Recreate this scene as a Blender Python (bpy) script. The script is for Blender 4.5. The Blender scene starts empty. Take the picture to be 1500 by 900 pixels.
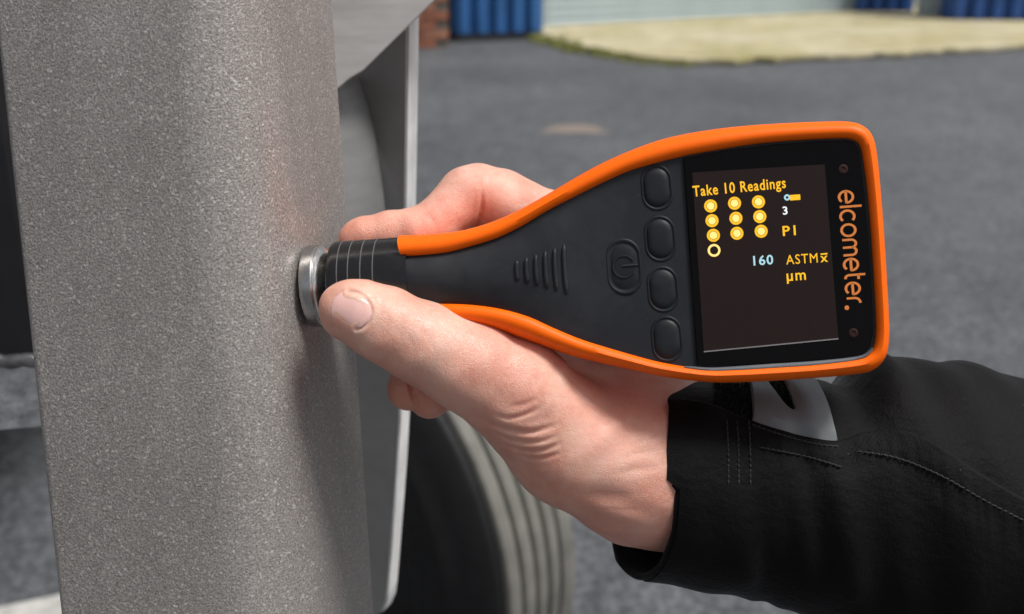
import bpy, math, random
import numpy as np
from mathutils import Vector, Matrix, noise as mnoise

random.seed(7)
rng = np.random.default_rng(7)
SC = bpy.context.scene
COL = SC.collection

# ------------------------------------------------------------------ camera, sky, sun, exposure
CAM_H = 1.1
PITCH = math.radians(20)
FPX = 1608.0                       # focal length in pixels of the 1500 px wide photograph
D0 = 0.345                         # distance of the gauge
RT = np.array([1.0, 0, 0])
UP = np.array([0, math.sin(PITCH), math.cos(PITCH)])
FW = np.array([0, math.cos(PITCH), -math.sin(PITCH)])
CC = np.array([0, 0, CAM_H])
cd = bpy.data.cameras.new('camera')
cam = bpy.data.objects.new('camera', cd)
COL.objects.link(cam)
cam.location = CC
cam.rotation_euler = (math.radians(90) - PITCH, 0, 0)
cd.sensor_width = 36
cd.lens = 36 * FPX / 1500
cd.clip_start = 0.01
cd.clip_end = 500
cd.dof.use_dof = True
cd.dof.focus_distance = D0 - 0.012
cd.dof.aperture_fstop = 13.0
SC.camera = cam

SUN_DIR = Vector((0.40, -0.15, 0.90)).normalized()      # towards the sun
w = bpy.data.worlds.new('World')
SC.world = w
w.use_nodes = True
nt = w.node_tree
bg = nt.nodes['Background']
sky = nt.nodes.new('ShaderNodeTexSky')
sky.sky_type = 'NISHITA'
sky.sun_disc = False
sky.sun_elevation = math.asin(SUN_DIR.z)
sky.sun_rotation = math.atan2(SUN_DIR.x, SUN_DIR.y)
sky.air_density = 1.0
sky.dust_density = 4.0
hsv = nt.nodes.new('ShaderNodeHueSaturation')           # grey overcast sky
hsv.inputs['Saturation'].default_value = 0.25
nt.links.new(sky.outputs[0], hsv.inputs['Color'])
nt.links.new(hsv.outputs[0], bg.inputs['Color'])
bg.inputs['Strength'].default_value = 0.046

sd = bpy.data.lights.new('sun', 'SUN')
sd.energy = 1.5
sd.angle = math.radians(16)
sd.color = (1.0, 0.97, 0.935)
sun = bpy.data.objects.new('sun', sd)
COL.objects.link(sun)
sun.rotation_euler = SUN_DIR.to_track_quat('Z', 'Y').to_euler()

SC.view_settings.view_transform = 'Standard'
SC.view_settings.look = 'None'
SC.view_settings.gamma = 1.0
SC.view_settings.exposure = 1.2
SC.render.engine = 'CYCLES'
SC.cycles.use_denoising = True
SC.cycles.max_bounces = 6


# ------------------------------------------------------------------ geometry helpers
def W(px, py, d):
    """world point seen at pixel (px, py) of the photograph at depth d metres."""
    return CC + d * (FW + (px - 750) / FPX * RT - (py - 450) / FPX * UP)


def ray(px, py):
    return FW + (px - 750) / FPX * RT - (py - 450) / FPX * UP


def G(px, py, z=0.0):
    r = ray(px, py)
    return CC + r * ((z - CAM_H) / r[2])


def hit(px, py, o, n):
    r = ray(px, py)
    return CC + r * (np.dot(np.asarray(o) - CC, n) / np.dot(r, n))


def H(px, py, dz):
    """hand-frame millimetres (x right, y up, z to the viewer) of a pixel dz mm nearer than the gauge."""
    d = D0 * 1000 - dz
    return np.array([(px - 750) / FPX * d, -(py - 450) / FPX * d, dz])


def Hw(p):
    p = np.atleast_2d(np.asarray(p, float)) / 1000.0
    return CC + D0 * FW + p[:, :1] * RT + p[:, 1:2] * UP - p[:, 2:3] * FW


def crom(pts, n):
    """Catmull-Rom resample to n points (uniform in parameter)."""
    P = np.asarray(pts, float)
    Q = np.vstack([2 * P[0] - P[1], P, 2 * P[-1] - P[-2]])
    t = np.linspace(0, len(P) - 1, n)
    i = np.clip(t.astype(int), 0, len(P) - 2)
    f = (t - i)[:, None]
    a, b, c, d = Q[i], Q[i + 1], Q[i + 2], Q[i + 3]
    return 0.5 * (2 * b + (c - a) * f + (2 * a - 5 * b + 4 * c - d) * f ** 2 + (3 * b - a - 3 * c + d) * f ** 3)


def resample(pts, n):
    """points at even arc length along a Catmull-Rom curve."""
    q = crom(pts, 600)
    s = np.r_[0, np.cumsum(np.linalg.norm(np.diff(q, axis=0), axis=1))]
    t = np.linspace(0, s[-1], n)
    return np.stack([np.interp(t, s, q[:, k]) for k in range(q.shape[1])], 1)


class MB:
    def __init__(self):
        self.v = []
        self.f = []

    def add(self, v, f):
        o = len(self.v)
        self.v += [tuple(map(float, p)) for p in v]
        self.f += [tuple(o + int(i) for i in q) for q in f]
        return self

    def grid(self, P, closed_u=False, closed_v=False, flip=False):
        P = np.asarray(P, float)
        a, b = P.shape[:2]
        F = []
        for i in range(a if closed_u else a - 1):
            for j in range(b if closed_v else b - 1):
                q = (i * b + j, ((i + 1) % a) * b + j, ((i + 1) % a) * b + (j + 1) % b, i * b + (j + 1) % b)
                F.append(q[::-1] if flip else q)
        return self.add(P.reshape(-1, 3), F)

    def box(self, o, ex, ey, ez):
        """box from corner o along three edge vectors."""
        o, ex, ey, ez = map(lambda a: np.asarray(a, float), (o, ex, ey, ez))
        v = [o, o + ex, o + ex + ey, o + ey, o + ez, o + ex + ez, o + ex + ey + ez, o + ey + ez]
        f = [(0, 3, 2, 1), (4, 5, 6, 7), (0, 1, 5, 4), (1, 2, 6, 5), (2, 3, 7, 6), (3, 0, 4, 7)]
        if np.dot(np.cross(ex, ey), ez) < 0:
            f = [q[::-1] for q in f]
        return self.add(v, f)

    def prism(self, poly, ext):
        """polygon (3-D points) extruded by vector ext."""
        P = np.asarray(poly, float)
        n = len(P)
        ext = np.asarray(ext, float)
        nn = np.zeros(3)
        for i in range(n):
            nn += np.cross(P[i], P[(i + 1) % n])
        if np.dot(nn, ext) > 0:
            P = P[::-1]
        v = np.vstack([P, P + ext])
        f = [tuple(range(n)), tuple(range(2 * n - 1, n - 1, -1))]
        f += [(i, n + i, n + (i + 1) % n, (i + 1) % n) for i in range(n)]
        return self.add(v, [q for q in f])

    def tube(self, pts, r, n=8, cap=True):
        P = np.asarray(pts, float)
        m = len(P)
        r = np.broadcast_to(np.asarray(r, float), (m,))
        T = np.gradient(P, axis=0)
        T /= np.linalg.norm(T, axis=1)[:, None] + 1e-12
        ref = np.array([0, 0, 1.0]) if abs(T[0][2]) < 0.9 else np.array([1.0, 0, 0])
        rings = []
        for i in range(m):
            a = np.cross(T[i], ref)
            a /= np.linalg.norm(a)
            b = np.cross(T[i], a)
            th = np.linspace(0, 2 * np.pi, n, endpoint=False)
            rings.append(P[i] + r[i] * (np.cos(th)[:, None] * a + np.sin(th)[:, None] * b))
        o = len(self.v)
        self.grid(rings, closed_v=True, flip=True)
        if cap:
            self.f.append(tuple(o + k for k in range(n)))
            self.f.append(tuple(o + (m - 1) * n + k for k in range(n - 1, -1, -1)))
        return self

    def lathe(self, prof, org, axis, n=64, ref=None, cap=True):
        """prof: (t along axis, radius)."""
        axis = np.asarray(axis, float) / np.linalg.norm(axis)
        ref = np.array([0, 0, 1.0]) if ref is None else np.asarray(ref, float)
        a = ref - np.dot(ref, axis) * axis
        a /= np.linalg.norm(a)
        b = np.cross(axis, a)
        th = np.linspace(0, 2 * np.pi, n, endpoint=False)
        rings = [np.asarray(org) + t * axis + r * (np.cos(th)[:, None] * a + np.sin(th)[:, None] * b) for t, r in prof]
        o = len(self.v)
        self.grid(rings, closed_v=True, flip=True)
        if cap:
            self.f.append(tuple(o + k for k in range(n)))
            m = len(prof)
            self.f.append(tuple(o + (m - 1) * n + k for k in range(n - 1, -1, -1)))
        return self


def mesh(name, mb, mat, smooth=None, inv=None):
    me = bpy.data.meshes.new(name)
    v = np.asarray(mb.v, float)
    if inv is not None:
        M = np.array(inv)
        v = v @ M[:3, :3].T + M[:3, 3]
    me.from_pydata(v.tolist(), [], mb.f)
    me.validate()
    if mat:
        me.materials.append(mat)
    if smooth is not None:
        me.polygons.foreach_set('use_smooth', [True] * len(me.polygons))
        if smooth < 180:
            me.set_sharp_from_angle(angle=math.radians(smooth))
    me.update()
    return me


def obj(name, mb, mat, parent=None, smooth=None, label=None, cat=None, group=None, kind=None, local=False, bevel=0, org=None):
    """link one mesh object; mb is in world space unless local; a parent's own matrix is undone."""
    inv = None
    if parent is not None and not local:
        inv = PM[parent.name].inverted()
    if parent is None and org is not None:
        inv = Matrix.Translation(-Vector(org))
    o = bpy.data.objects.new(name, mesh(name, mb, mat, smooth, inv))
    COL.objects.link(o)
    if parent is not None:
        o.parent = parent
        PM[o.name] = PM[parent.name]
    else:
        M = Matrix.Translation(Vector(org)) if org is not None else Matrix()
        o.matrix_world = M
        PM[o.name] = M
    if bevel:
        b = o.modifiers.new('bevel', 'BEVEL')
        b.width = bevel
        b.segments = 2
        b.limit_method = 'ANGLE'
        b.angle_limit = math.radians(40)
    tag(o, label, cat, group, kind)
    return o


PM = {}


def tag(o, label=None, cat=None, group=None, kind=None):
    for k, v in (('label', label), ('category', cat), ('group', group), ('kind', kind)):
        if v:
            o[k] = v


def thing(name, M, label, cat, group=None):
    o = bpy.data.objects.new(name, None)
    o.empty_display_size = 0.02
    COL.objects.link(o)
    o.matrix_world = M
    PM[o.name] = M.copy()
    tag(o, label, cat, group)
    return o


def sub_empty(name, parent):
    o = bpy.data.objects.new(name, None)
    o.empty_display_size = 0.02
    COL.objects.link(o)
    o.parent = parent
    PM[o.name] = PM[parent.name]
    return o


# ------------------------------------------------------------------ materials
class NT:
    def __init__(self, name):
        self.m = bpy.data.materials.new(name)
        self.m.use_nodes = True
        self.t = self.m.node_tree
        self.p = self.t.nodes['Principled BSDF']

    def n(self, typ, **kw):
        x = self.t.nodes.new(typ)
        for k, v in kw.items():
            if k in x.inputs.keys():
                x.inputs[k].default_value = v
            else:
                setattr(x, k, v)
        return x

    def l(self, a, b):
        self.t.links.new(a, b)

    def co(self):
        return self.n('ShaderNodeTexCoord').outputs['Object']

    def noise(self, scale, detail=4, rough=0.55, vec=None):
        x = self.n('ShaderNodeTexNoise', Scale=scale, Detail=detail, Roughness=rough)
        self.l(vec or self.co(), x.inputs['Vector'])
        return x.outputs['Fac']

    def ramp(self, fac, *stops):
        r = self.n('ShaderNodeValToRGB')
        el = r.color_ramp.elements
        while len(el) < len(stops):
            el.new(0.5)
        for e, (p, c) in zip(el, stops):
            e.position = p
            e.color = (c, c, c, 1) if np.isscalar(c) else (*c, 1)
        self.l(fac, r.inputs[0])
        return r.outputs[0]

    def mix(self, fac, a, b, mode='MIX'):
        x = self.n('ShaderNodeMix', data_type='RGBA', blend_type=mode)
        for s, v in ((0, fac), (6, a), (7, b)):
            if hasattr(v, 'links'):
                self.l(v, x.inputs[s])
            elif s == 0:
                x.inputs[s].default_value = v
            else:
                x.inputs[s].default_value = (*v, 1)
        return x.outputs[2]

    def bump(self, h, strength, dist, normal=None):
        b = self.n('ShaderNodeBump', Strength=strength, Distance=dist)
        self.l(h, b.inputs['Height'])
        if normal:
            self.l(normal, b.inputs['Normal'])
        return b.outputs[0]

    def set(self, **kw):
        for k, v in kw.items():
            i = self.p.inputs[k.replace('_', ' ')]
            if hasattr(v, 'links'):
                self.l(v, i)
            elif isinstance(v, tuple) and len(v) == 3 and i.type == 'RGBA':
                i.default_value = (*v, 1)
            else:
                i.default_value = v
        return self


def simple(name, col, rough=0.5, metal=0.0, var=0.12, scale=60, bump=0.0, bscale=300, bdist=0.0005, dust=0, **kw):
    m = NT(name)
    f = m.noise(scale, 5)
    c = m.ramp(f, (0.3, tuple(x * (1 - var) for x in col)), (0.7, tuple(min(1, x * (1 + var)) for x in col)))
    m.set(Base_Color=c, Roughness=rough, Metallic=metal, **kw)
    r = m.ramp(m.noise(scale * 2.3, 4), (0.3, max(0, rough - 0.07)), (0.7, min(1, rough + 0.07)))
    m.l(r, m.p.inputs['Roughness'])
    if dust:
        v = m.n('ShaderNodeTexVoronoi', Scale=dust)
        m.l(m.co(), v.inputs['Vector'])
        k = m.mix(1.0, m.ramp(v.outputs['Distance'], (0.02, 1.0), (0.055, 0.0)), m.ramp(m.noise(dust * 0.5, 2), (0.52, 0.0), (0.62, 0.8)), 'MULTIPLY')
        film = m.ramp(m.noise(38, 6, 0.7), (0.48, 0.0), (0.8, 0.05))
        c = m.mix(film, c, (0.35, 0.34, 0.33))
        c = m.mix(k, c, (0.16, 0.155, 0.15))
        m.l(c, m.p.inputs['Base Color'])
    if bump:
        m.set(Normal=m.bump(m.noise(bscale, 3), bump, bdist))
    return m.m


def make_coating():
    m = NT('grey_grit_coating')
    co = m.co()
    v = m.n('ShaderNodeTexVoronoi', Scale=1500.0, Randomness=1.0)
    m.l(co, v.inputs['Vector'])
    n1 = m.noise(1250, 2, 0.6, co)
    n2 = m.noise(1750, 2, 0.6, co)
    n3 = m.noise(12, 4, 0.6, co)
    grain = m.ramp(n2, (0.30, (0.20, 0.186, 0.176)), (0.50, (0.325, 0.302, 0.287)), (0.72, (0.50, 0.470, 0.448)))
    cloud = m.ramp(n3, (0.3, (0.93, 0.915, 0.90)), (0.7, (1.14, 1.13, 1.12)))
    c = m.mix(1.0, grain, cloud, 'MULTIPLY')
    sep = m.n('ShaderNodeSeparateColor')
    m.l(v.outputs['Color'], sep.inputs[0])
    spark = m.ramp(sep.outputs[0], (0.93, 0.0), (0.97, 0.6))
    # faint handling smears and rubbed streaks
    mp = m.n('ShaderNodeMapping')
    mp.inputs['Scale'].default_value = (60, 60, 7)
    mp.inputs['Rotation'].default_value = (0, 0.35, 0)
    m.l(co, mp.inputs['Vector'])
    c = m.mix(1.0, c, m.ramp(m.noise(1.0, 5, 0.7, mp.outputs[0]), (0.30, 0.90), (0.55, 1.0), (0.75, 1.08)), 'MULTIPLY')
    c2 = m.mix(spark, c, (0.66, 0.63, 0.60))
    m.set(Base_Color=c2, Metallic=0.35, Roughness=0.36)
    m.set(Normal=m.bump(n1, 0.42, 0.0006))
    return m.m


def make_asphalt():
    m = NT('asphalt')
    co = m.co()
    v = m.n('ShaderNodeTexVoronoi', Scale=70.0)
    m.l(co, v.inputs['Vector'])
    v2 = m.n('ShaderNodeTexVoronoi', Scale=150.0)
    m.l(co, v2.inputs['Vector'])
    sep = m.n('ShaderNodeSeparateColor')
    m.l(v.outputs['Color'], sep.inputs[0])
    stone = m.ramp(sep.outputs[0], (0.0, (0.078, 0.083, 0.091)), (0.55, (0.100, 0.106, 0.115)), (1.0, (0.132, 0.138, 0.148)))
    gap = m.ramp(v.outputs['Distance'], (0.25, 1.0), (0.75, 0.5))
    c = m.mix(1.0, stone, gap, 'MULTIPLY')
    big = m.ramp(m.noise(0.55, 5, 0.6, co), (0.34, (0.74, 0.75, 0.78)), (0.66, (1.30, 1.29, 1.28)))
    c = m.mix(1.0, c, big, 'MULTIPLY')
    mid = m.ramp(m.noise(9, 4, 0.6, co), (0.3, 0.8), (0.7, 1.2))
    c = m.mix(1.0, c, mid, 'MULTIPLY')
    # tan mud stain on the yard
    s = G(845, 190)
    mp = m.n('ShaderNodeMapping')
    mp.inputs['Location'].default_value = (-s[0] / 0.40, -s[1] / 0.30, 0)
    mp.inputs['Scale'].default_value = (1 / 0.40, 1 / 0.30, 1)
    m.l(co, mp.inputs['Vector'])
    ln = m.n('ShaderNodeVectorMath', operation='LENGTH')
    m.l(mp.outputs[0], ln.inputs[0])
    ad = m.n('ShaderNodeMath', operation='ADD')
    m.l(ln.outputs['Value'], ad.inputs[0])
    m.l(m.noise(5, 4, 0.6, co), ad.inputs[1])
    st = m.ramp(ad.outputs[0], (0.8, 0.8), (1.6, 0.0))
    c = m.mix(st, c, (0.23, 0.18, 0.145))
    m.set(Base_Color=c, Roughness=0.78)
    h = m.mix(0.5, m.ramp(v.outputs['Distance'], (0.0, 1.0), (0.8, 0.0)), m.ramp(v2.outputs['Distance'], (0, 1.0), (0.8, 0.0)))
    m.set(Normal=m.bump(h, 0.45, 0.005))
    return m.m


def make_skin():
    m = NT('skin')
    co = m.co()
    at = m.n('ShaderNodeAttribute', attribute_name='blush_shade')
    n1 = m.noise(62, 6, 0.68, co)
    base = m.ramp(n1, (0.28, (0.60, 0.255, 0.185)), (0.50, (0.735, 0.405, 0.310)), (0.74, (0.80, 0.55, 0.455)))
    red = m.ramp(m.noise(160, 3, 0.6, co), (0.3, (0.64, 0.235, 0.165)), (0.7, (0.74, 0.34, 0.25)))
    blot = m.ramp(m.noise(34, 5, 0.65, co), (0.44, 0.0), (0.70, 0.42))
    c = m.mix(blot, base, (0.70, 0.30, 0.225))
    pale = m.ramp(m.noise(47, 4, 0.6, co), (0.50, 0.0), (0.75, 0.5))
    c = m.mix(pale, c, (0.80, 0.60, 0.47))
    c = m.mix(at.outputs['Fac'], c, red)
    m.set(Base_Color=c, Roughness=0.38, Subsurface_Weight=0.45, Subsurface_Scale=0.005)
    m.p.inputs['Subsurface Radius'].default_value = (1.0, 0.35, 0.2)
    v = m.n('ShaderNodeTexVoronoi', Scale=1500.0, feature='DISTANCE_TO_EDGE')
    wp = m.n('ShaderNodeVectorMath', operation='ADD')
    m.l(co, wp.inputs[0])
    nz = m.n('ShaderNodeTexNoise', Scale=400.0)
    m.l(co, nz.inputs['Vector'])
    scl = m.n('ShaderNodeVectorMath', operation='SCALE')
    scl.inputs['Scale'].default_value = 0.0012
    m.l(nz.outputs['Color'], scl.inputs[0])
    m.l(scl.outputs[0], wp.inputs[1])
    m.l(wp.outputs[0], v.inputs['Vector'])
    pores = m.ramp(v.outputs['Distance'], (0.0, 0.0), (0.12, 1.0))
    b1 = m.bump(pores, 0.35, 0.0003)
    m.set(Normal=m.bump(m.noise(260, 6, 0.7, co), 0.42, 0.0007, b1))
    return m.m


def make_fabric():
    m = NT('black_softshell')
    co = m.co()
    c = m.ramp(m.noise(40, 5, 0.6, co), (0.3, (0.0026, 0.0026, 0.0030)), (0.7, (0.0048, 0.0045, 0.0048)))
    lint = m.n('ShaderNodeTexVoronoi', Scale=190.0)
    m.l(co, lint.inputs['Vector'])
    c = m.mix(m.ramp(lint.outputs['Distance'], (0.018, 1.0), (0.035, 0.0)), c, (0.12, 0.12, 0.12))
    m.set(Base_Color=c, Roughness=0.62, Sheen_Weight=0.11, Sheen_Roughness=0.3, Sheen_Tint=(0.85, 0.9, 1.0), Specular_IOR_Level=0.12)
    wv = m.n('ShaderNodeTexWave', Scale=900.0, Distortion=1.0)
    m.l(co, wv.inputs['Vector'])
    b = m.bump(wv.outputs['Fac'], 0.3, 0.0003)
    m.set(Normal=m.bump(m.noise(48, 7, 0.7, co), 0.55, 0.003, b))
    return m.m


def make_brushed(name, col, metal=0.6, rough=0.42, sc=(40, 40, 900)):
    m = NT(name)
    co = m.co()
    mp = m.n('ShaderNodeMapping')
    mp.inputs['Scale'].default_value = sc
    m.l(co, mp.inputs['Vector'])
    f = m.noise(1.0, 4, 0.6, mp.outputs[0])
    c = m.ramp(f, (0.3, tuple(x * 0.85 for x in col)), (0.7, tuple(x * 1.12 for x in col)))
    cl = m.ramp(m.noise(9, 5, 0.6, co), (0.3, 0.85), (0.7, 1.1))
    m.set(Base_Color=m.mix(1.0, c, cl, 'MULTIPLY'), Metallic=metal, Roughness=rough, Normal=m.bump(f, 0.1, 0.0004))
    return m.m


def emit(name, col, s):
    m = NT(name)
    f = m.noise(900, 2)
    c = m.ramp(f, (0.3, tuple(x * 0.88 for x in col)), (0.7, col))
    m.set(Base_Color=(0.004, 0.004, 0.004), Emission_Color=c, Emission_Strength=s, Roughness=0.5, Specular_IOR_Level=0.1)
    return m.m


M_COAT = make_coating()
M_ASPH = make_asphalt()
M_SKIN = make_skin()
M_FAB = make_fabric()
M_ORANGE = simple('orange_rubber', (0.95, 0.138, 0.0), 0.45, var=0.03, scale=300, bump=0.05, bscale=2500, bdist=0.0002, Specular_IOR_Level=0.22)
M_DARK = simple('charcoal_soft_plastic', (0.0130, 0.0145, 0.0185), 0.50, var=0.08, scale=200, bump=0.10, bscale=4200, bdist=0.0002, dust=260, Specular_IOR_Level=0.3)
M_BTN = simple('button_rubber', (0.0110, 0.0125, 0.016), 0.48, var=0.08, scale=200, bump=0.08, bscale=4200, bdist=0.0002, dust=260, Specular_IOR_Level=0.25)
M_GLASS = simple('black_screen_glass', (0.003, 0.0026, 0.003), 0.10, var=0.1, scale=100, Specular_IOR_Level=0.10)
M_DISP = emit('lit_display_backlight', (0.026, 0.013, 0.012), 0.25)
M_AMB = emit('lit_amber_pixels', (0.95, 0.50, 0.02), 0.55)
M_AMB2 = emit('lit_pale_amber_pixels', (1.0, 0.72, 0.22), 0.6)
M_CYAN = emit('lit_pale_blue_pixels', (0.42, 0.72, 0.80), 0.5)
M_WHT = emit('lit_white_pixels', (0.85, 0.9, 0.9), 0.55)
M_PRINT = simple('orange_print', (0.74, 0.22, 0.04), 0.5, var=0.05, scale=500)
M_COLLAR = simple('black_anodised_collar', (0.008, 0.008, 0.009), 0.22, metal=0.0, var=0.2, scale=200)
M_RING = simple('etched_ring_line', (0.10, 0.10, 0.105), 0.4, var=0.1, scale=200)
M_TIP = make_brushed('turned_steel', (0.85, 0.83, 0.80), 1.0, 0.18, (900, 900, 900))
M_TIPD = make_brushed('dull_steel', (0.52, 0.51, 0.50), 1.0, 0.26, (600, 600, 600))
M_SCREW = simple('dark_screw', (0.03, 0.012, 0.012), 0.6, var=0.1, Specular_IOR_Level=0.15)
M_NAIL = simple('fingernail', (0.74, 0.455, 0.41), 0.22, var=0.05, scale=180, Subsurface_Weight=0.2, Subsurface_Scale=0.002)
M_STRAP = simple('grey_moulded_tab', (0.15, 0.165, 0.172), 0.5, var=0.10, scale=60, bump=0.15, bscale=500, bdist=0.0003)
M_THREAD = simple('dark_thread', (0.011, 0.0105, 0.0105), 0.7, var=0.2)
M_FUZZ = simple('hook_and_loop_pile', (0.012, 0.012, 0.013), 0.95, var=0.5, scale=700, bump=1.0, bscale=1400, bdist=0.001)
M_FLANGE = make_brushed('grey_painted_flange', (0.20, 0.20, 0.198), 0.1, 0.5, (30, 30, 120))
M_PLATE = make_brushed('grey_painted_plate', (0.33, 0.325, 0.318), 0.05, 0.55, (20, 20, 30))
M_LIT_EDGE = make_brushed('lit_edge_pale', (0.80, 0.80, 0.79), 0.0, 0.45, (200, 200, 60))
M_GUSS = make_brushed('brushed_grey_steel', (0.35, 0.345, 0.34), 0.15, 0.5, (30, 30, 160))
M_BRK = simple('raw_welded_steel', (0.75, 0.75, 0.76), 0.40, metal=0.2, var=0.35, scale=120, bump=0.9, bscale=260, bdist=0.003)
M_NBLACK = simple('near_black_paint', (0.012, 0.012, 0.014), 0.6, var=0.4, scale=20)
M_TYRE = simple('black_rubber', (0.007, 0.007, 0.008), 0.6, Specular_IOR_Level=0.35, var=0.25, scale=40, bump=0.2, bscale=300)
M_TREAD = simple('dusty_tread_rubber', (0.165, 0.160, 0.142), 0.8, var=0.22, scale=30, bump=0.4, bscale=500, bdist=0.001)
M_RIM = simple('black_wheel_rim', (0.006, 0.006, 0.007), 0.5, var=0.3)
M_BLUE = simple('blue_painted_steel', (0.030, 0.135, 0.37), 0.5, var=0.18, scale=3, bump=0.2, bscale=30, bdist=0.004)
M_BLUED = simple('deep_blue_painted_steel', (0.020, 0.080, 0.29), 0.5, var=0.18, scale=3)
M_DOOR = simple('pale_grey_shutter_paint', (0.44, 0.53, 0.56), 0.5, var=0.07, scale=2)
M_BRICK = simple('red_brick', (0.30, 0.115, 0.07), 0.85, var=0.35, scale=9, bump=0.6, bscale=90, bdist=0.004)
M_MORT = simple('grey_mortar', (0.20, 0.17, 0.14), 0.9, var=0.2, scale=8)
M_WALL = simple('grey_wall_cladding', (0.36, 0.37, 0.37), 0.7, var=0.08, scale=2)
M_POST = simple('pale_teal_paint', (0.40, 0.47, 0.48), 0.6, var=0.1, scale=4)
M_LINE = simple('worn_white_line_paint', (0.46, 0.455, 0.43), 0.7, var=0.25, scale=40, bump=0.4, bscale=200)


def make_concrete():
    m = NT('yellowed_concrete')
    co = m.co()
    a = m.ramp(m.noise(0.9, 6, 0.65, co), (0.32, (0.29, 0.255, 0.105)), (0.5, (0.42, 0.37, 0.23)), (0.70, (0.50, 0.455, 0.34)))
    b = m.ramp(m.noise(6, 5, 0.6, co), (0.3, 0.8), (0.7, 1.15))
    m.set(Base_Color=m.mix(1.0, a, b, 'MULTIPLY'), Roughness=0.85, Normal=m.bump(m.noise(60, 4), 0.4, 0.004))
    return m.m


M_CONC = make_concrete()
M_MOSS = simple('moss', (0.095, 0.10, 0.022), 0.95, var=0.5, scale=14, bump=1.0, bscale=40, bdist=0.02)

# ------------------------------------------------------------------ the yard: ground, apron, road line
mb = MB()
mb.add([(-150, -60, 0), (150, -60, 0), (150, 240, 0), (-150, 240, 0)], [(0, 1, 2, 3)])
obj('ground', mb, M_ASPH, kind='structure')

A = G(800, 46)
B = G(1245, 22)
fd = (B - A)
fd[2] = 0
DOORW = np.linalg.norm(fd)
fd /= DOORW
fn = np.array([fd[1], -fd[0], 0])                 # out of the facade, towards the camera
if fn[1] > 0:
    fn = -fn
Z = np.array([0, 0, 1.0])


def fac(s, out, z):
    return A + s * fd + out * fn + np.array([0, 0, z])


ap = [G(783, 56), G(840, 71), G(905, 84), G(975, 94), G(1040, 96), G(1130, 93), G(1230, 88), G(1360, 82), G(1500, 74), G(1700, 64)]
ap = [p + np.array([rng.normal() * 0.02, rng.normal() * 0.035, 0]) for p in resample(ap, 60)]
back = [fac(DOORW + 4.2, -0.05, 0), fac(DOORW, -0.05, 0), fac(0, -0.05, 0), fac(-0.15, 0.05, 0)]
mb = MB()
mb.prism([p + np.array([0, 0, 0.004]) for p in ap + back], (0, 0, 0.045))
obj('concrete_apron', mb, M_CONC, kind='structure', bevel=0.012)

# moss tufts along the broken left edge of the apron: many small cushions
mb = MB()
edge = resample(ap[:20], 90)
for p in edge:
    for k in range(5):
        c = p + np.array([rng.normal() * 0.05, rng.normal() * 0.05 - 0.03, 0.0])
        r = rng.uniform(0.02, 0.055) * (1.0 if p[0] < edge[60][0] else 0.55)
        n = 6
        th = np.linspace(0, 2 * np.pi, n, endpoint=False) + rng.uniform(0, 1)
        v = [(c[0] + r * np.cos(t) * rng.uniform(.8, 1.2), c[1] + r * np.sin(t) * rng.uniform(.8, 1.2), 0.002) for t in th]
        v += [(c[0] + .6 * r * np.cos(t), c[1] + .6 * r * np.sin(t), r * 0.9) for t in th] + [(c[0], c[1], r * 1.15)]
        f = [(i, (i + 1) % n, n + (i + 1) % n, n + i) for i in range(n)] + [(n + i, n + (i + 1) % n, 2 * n) for i in range(n)]
        mb.add(v, f)
obj('moss', mb, M_MOSS, smooth=180, kind='stuff', label='dark green moss cushions along the left edge of the concrete apron')

# worn white line on the ground below the left gap
mb = MB()
l0, l1 = G(-60, 905), G(200, 850)
u = l1 - l0
u /= np.linalg.norm(u)
q = np.array([u[1], -u[0], 0]) * 0.12
l0, l1 = l0 - u * 1.2, l1 + u * 0.15
mb.add([p + np.array([0, 0, 0.004]) for p in (l0, l0 + q, l1 + q, l1)], [(0, 1, 2, 3)])
obj('road_marking', mb, M_LINE, kind='structure')

# ------------------------------------------------------------------ warehouse
bld = thing('warehouse', Matrix.Translation(Vector(A)), 'warehouse with a closed pale grey roller door above the concrete apron', 'building')
DH = 3.0
rd = sub_empty('roller_door', bld)
nsl = 38
sh = DH / nsl
slat_me = None
for i in range(nsl):
    if slat_me is None:
        mb = MB()
        prof = [(0.0, 0.0), (0.012, 0.006), (0.024, sh * 0.3), (0.024, sh * 0.7), (0.012, sh - 0.006), (0.0, sh - 0.001)]
        L = np.array([np.array([0, 0, z]) + o * fn for o, z in prof])
        P = np.stack([L + 0.02 * fd, L + (DOORW - 0.02) * fd])
        mb.grid(P)
        mb.f.append(tuple(range(len(prof))))
        mb.f.append(tuple(range(2 * len(prof) - 1, len(prof) - 1, -1)))
        slat_me = mesh('slat', mb, M_DOOR)
    o = bpy.data.objects.new('slat', slat_me)
    COL.objects.link(o)
    o.parent = rd
    o.location = (0, 0, 0.03 + i * sh)
mb = MB().box(fac(0.02, -0.002, 0.0), (DOORW - 0.04) * fd, 0.035 * fn, (0, 0, 0.028))
obj('bottom_rail', mb, M_DOOR, rd)
for s in (-0.1, DOORW):
    mb = MB().box(fac(s, -0.06, 0), 0.1 * fd, 0.11 * fn, (0, 0, DH + 0.05))
    obj('guide_rail', mb, M_POST, bld)
mb = MB().box(fac(-0.1, -0.05, DH + 0.055), (DOORW + 0.2) * fd, 0.35 * fn, (0, 0, 0.4))
obj('roller_housing', mb, M_DOOR, bld)
mb = MB().box(fac(-6, -0.35, 3.46), (DOORW + 14) * fd, 0.3 * fn, (0, 0, 2.5))
mb.box(fac(DOORW + 0.1, -0.35, 0), 7.9 * fd, 0.3 * fn, (0, 0, 3.457))
obj('wall', mb, M_WALL, bld)
mb = MB().box(fac(-6.2, -0.4, 5.97), (DOORW + 14.4) * fd, -6 * fn, (0, 0, 0.25))
obj('roof', mb, M_WALL, bld)
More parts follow.
